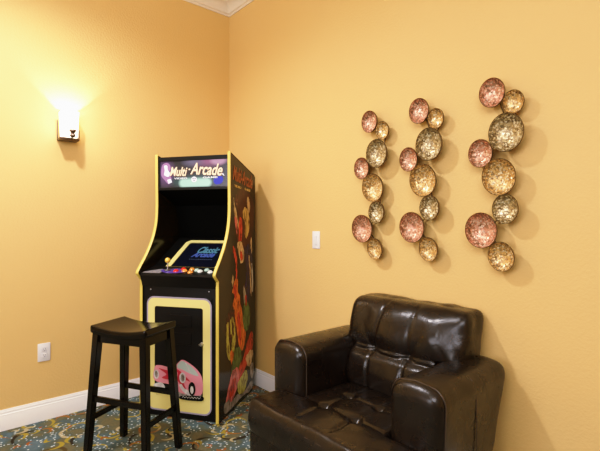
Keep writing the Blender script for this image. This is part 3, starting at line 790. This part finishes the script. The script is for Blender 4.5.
for gi, (lab, ds) in enumerate(groups):
    ctr, _ = on_right_wall(sum(d[0] for d in ds) / 8, sum(d[1] for d in ds) / 8)
    root = thing('wall_sculpture', lab, 'wall art', (ctr.x, 0, ctr.z), 0, 'mosaic dish wall sculptures')
    pos = []
    for k, (px, py, hpx, kind) in enumerate(ds):
        p, t = on_right_wall(px + 1.1, py); r = hpx / FPX * t / 2 * .965
        off = .030 if kind != 'olive' else .036
        # shift a little: the rim stands off the wall
        pr = CAMP + (p - CAMP) * ((CAMP.y + off + .02) / CAMP.y)
        pos.append((pr.x, pr.z, r))
        D = r * .60; prof = []
        for i in range(9):
            a = i / 8; prof.append((r * .97 * math.sin(a * PI / 2) ** .9 if i else 0, D * (1 - math.cos(a * PI / 2)) ** .9))
        prof[0] = (0, 0)
        rim = [(r * .97, D), (r * .985, D + .0025), (r, D + .001), (r * 1.0, D - .003)]
        backp = [(r, D - .003), (r * .99, D - .007)] + [(max(0, q[0] - .0005 * 0), q[1] - .0045 - .002 * (1 - q[0] / r)) for q in prof[-2::-1]]
        M = Matrix.Translation((pr.x - ctr.x, -off + .008, pr.z - ctr.z)) @ Matrix.Scale(.885, 4, (1, 0, 0)) @ Matrix.Rotation(R(94 + 3 * math.sin(k * 2.1)), 4, 'X') @ Matrix.Rotation(R(4 * math.sin(k * 3.3)), 4, 'Y')
        bm = BM(); lathe(bm, prof, 36, M, 0); lathe(bm, rim, 36, M, 1); lathe(bm, backp, 36, M, 1)
        bmesh.ops.remove_doubles(bm, verts=bm.verts[:], dist=1e-5); 
        for v in bm.verts: v.co = v.co  # keep
        Mi_ = M.inverted(); rads = [min(1., math.hypot(*(Mi_ @ v.co).xy) / r) for v in bm.verts]
        d = obj('dish', bm, [MD[kind], M_RIM], root, angle=50)
        at_ = d.data.attributes.new('rad', 'FLOAT', 'POINT'); at_.data.foreach_set('value', rads)
    # wire armature behind the dishes
    bm = BM(); P2 = [(x - ctr.x, -.012, z - ctr.z) for x, z, r in pos]
    tube(bm, [P2[i] for i in (0, 2, 3, 4, 5, 6, 7)], .003, 6); tube(bm, [P2[1], P2[2]], .003, 6)
    for q in (P2[2], P2[6]): tube(bm, [(q[0], 0.0, q[2]), (q[0], -.014, q[2])], .006, 8)
    obj('hanging_frame', bm, M_RIM, root)

# ------------------------------------------------------------------ wall plates
M_PLATE = mat('white_plastic_plate', (.82, .80, .78), .3)
M_SLOT = mat('dark_slot', (.05, .05, .05), .5)
def plate(name, label, cat, loc, rz):
    t = thing(name, label, cat, loc, rz)
    bm = BM(); box(bm, (-.037, -.006, -.060), (.037, 0, .060), .003); obj('cover_plate', bm, M_PLATE, t); return t
t = plate('light_switch', 'white wall switch plate between the arcade cabinet and the dishes', 'switch', (1.133, 0, 1.20), 0)
bm = BM(); box(bm, (-.016, -.0085, -.033), (.016, -.005, .033), .0015); hexa(bm, [(-.012, -.009, -.028), (.012, -.009, -.028), (.012, -.006, -.028), (-.012, -.006, -.028)], [(-.012, -.012, .028), (.012, -.012, .028), (.012, -.006, .028), (-.012, -.006, .028)])
obj('rocker', bm, M_PLATE, t)
t = plate('wall_outlet', 'white electrical outlet plate low on the left wall beneath the sconce', 'outlet', (0, -1.44, .452), R(90))
for z in (-.020, .020):
    bm = BM(); box(bm, (-.016, -.0085, z - .015), (.016, -.005, z + .015), .004)
    soc = obj('socket', bm, M_PLATE, t)
    bm = BM()
    for x in (-.006, .006): box(bm, (x - .001, -.0092, z - .001), (x + .001, -.0084, z + .008))
    box(bm, (-.002, -.0092, z - .010), (.002, -.0084, z - .006)); obj('slot', bm, M_SLOT, soc, smooth=False)

# ------------------------------------------------------------------ wall sconce
SC = thing('wall_sconce', 'small bronze wall sconce with glowing frosted glass shade on left wall', 'wall lamp', (0, -1.303, 1.96), R(90))
M_BRONZE = mat('aged_bronze', (.16, .11, .08), .35, metal=.9)
def shade_mat():
    m = mat('frosted_glass_shade', (.95, .90, .80), .4, emit=(1., .86, .62), estr=3.0)
    b = m.node_tree.nodes['Principled BSDF']; b.inputs['Transmission Weight'].default_value = .0
    return m
M_SHADE = shade_mat()
bm = BM(); box(bm, (-.045, -.006, -.075), (.045, 0, .010), .002); obj('back_plate', bm, M_BRONZE, SC)
bm = BM(); box(bm, (-.060, -.090, -.082), (.060, -.003, -.066), .003); box(bm, (-.0615, -.016, -.080), (-.0555, -.003, .062), .002); box(bm, (.0555, -.085, -.080), (.0615, -.070, -.008), .002); obj('bracket', bm, M_BRONZE, SC)
bm = BM(); lathe(bm, [(0, .016), (.008, .015), (.022, .004), (.024, -.002), (.014, -.012), (.012, -.022), (.019, -.034), (.010, -.046), (0, -.048)], 20, Matrix.Translation((.010, -.118, -.022))); tube(bm, [(.010, -.090, -.072), (.010, -.116, -.062)], .005, 8); obj('finial', bm, M_BRONZE, SC)
bm = BM()
YC = -.060
def sq(h, z): return [(-h, YC - h * .8, z), (h, YC - h * .8, z), (h, YC + h * .8, z), (-h, YC + h * .8, z)]
for a, b, za, zb in ((.046, .052, -.062, .110), (.043, .049, -.059, .110)):
    A = [bm.verts.new(p) for p in sq(a, za)]; B = [bm.verts.new(p) for p in sq(b, zb)]
    for k in range(4): bm.faces.new((A[k], A[(k + 1) % 4], B[(k + 1) % 4], B[k]))
    bm.faces.new(A[::-1])
    if za < -.06: TB = B
    else:
        for k in range(4): bm.faces.new((TB[k], TB[(k + 1) % 4], B[(k + 1) % 4], B[k]))
obj('glass_shade', bm, M_SHADE, SC, smooth=False)

# ------------------------------------------------------------------ lights
def light(name, typ, loc, energy, color, aim=None, **kw):
    l = bpy.data.lights.new(name, typ); l.energy = energy; l.color = color
    for k, v in kw.items(): setattr(l, k, v)
    o = bpy.data.objects.new(name, l); col.objects.link(o); o.location = loc
    if aim is not None: o.rotation_euler = (Vector(aim) - Vector(loc)).to_track_quat('-Z', 'Y').to_euler()
    return o
WARM = (1., .86, .68)
SX, SY, SZ = .072, -1.303, 2.015
light('sconce_bulb', 'SPOT', (SX, SY, SZ), 9, (1., .90, .86), aim=(SX, SY, 4), spot_size=R(96), spot_blend=.06, shadow_soft_size=.012)
light('sconce_glow', 'POINT', (.15, SY, 2.03), 2.4, (1., .90, .86), shadow_soft_size=.07)
light('ceiling_downlight', 'SPOT', (.98, -1.85, 3.2), 175, (1., .95, .90), aim=(1.06, -1.6, 0), spot_size=R(150), spot_blend=.95, shadow_soft_size=.07)
light('room_fill', 'AREA', (3.7, -3.3, 2.7), 76, (1., .97, .95), aim=(1.2, -.3, 1.0), shape='RECTANGLE', size=2.6, size_y=1.4)
light('right_wall_fill', 'AREA', (1.9, -5.3, 1.6), 48, (.97, .98, 1.), aim=(1.8, 0, 1.1), shape='RECTANGLE', size=1.4, size_y=1.4)  # added fill facing the right wall and armchair; no actual window here
w = bpy.data.worlds.new('w'); w.use_nodes = True; w.node_tree.nodes['Background'].inputs[0].default_value = (1, .9, .75, 1); w.node_tree.nodes['Background'].inputs[1].default_value = .3
bpy.context.scene.world = w

# ------------------------------------------------------------------ camera
cd = bpy.data.cameras.new('camera'); cam = bpy.data.objects.new('camera', cd); col.objects.link(cam)
cam.location = CAMP; cam.rotation_euler = FF.to_track_quat('-Z', 'Y').to_euler()
cd.sensor_width = 36; cd.lens = 36 * FPX / 600; cd.clip_start = .05
sc = bpy.context.scene; sc.camera = cam
sc.view_settings.view_transform = 'Standard'; sc.view_settings.look = 'None'; sc.view_settings.exposure = 0.14
# soft highlight shoulder, so that the glow round the sconce rolls off to cream like film
sc.view_settings.use_curve_mapping = True
cm = sc.view_settings.curve_mapping; cm.use_clip = True; cm.extend = 'HORIZONTAL'
cm.clip_max_x = 3.2; cm.clip_max_y = 1.2
cv = cm.curves[3]
cv.points[0].location = (0, 0); cv.points[-1].location = (3.2, 1)
for p_ in ((.05, .040), (.12, .110), (.28, .275), (.5, .50), (.8, .74), (1.2, .88), (2., .97)): cv.points.new(*p_)
for k_ in (0, 1, 2):
    c_ = cm.curves[k_]; c_.points[-1].location = (1.2, 1.2)
cb = cm.curves[2]
for p_ in ((.05, .05), (.2, .225), (.5, .54), (.9, .91)): cb.points.new(*p_)
cm.update()
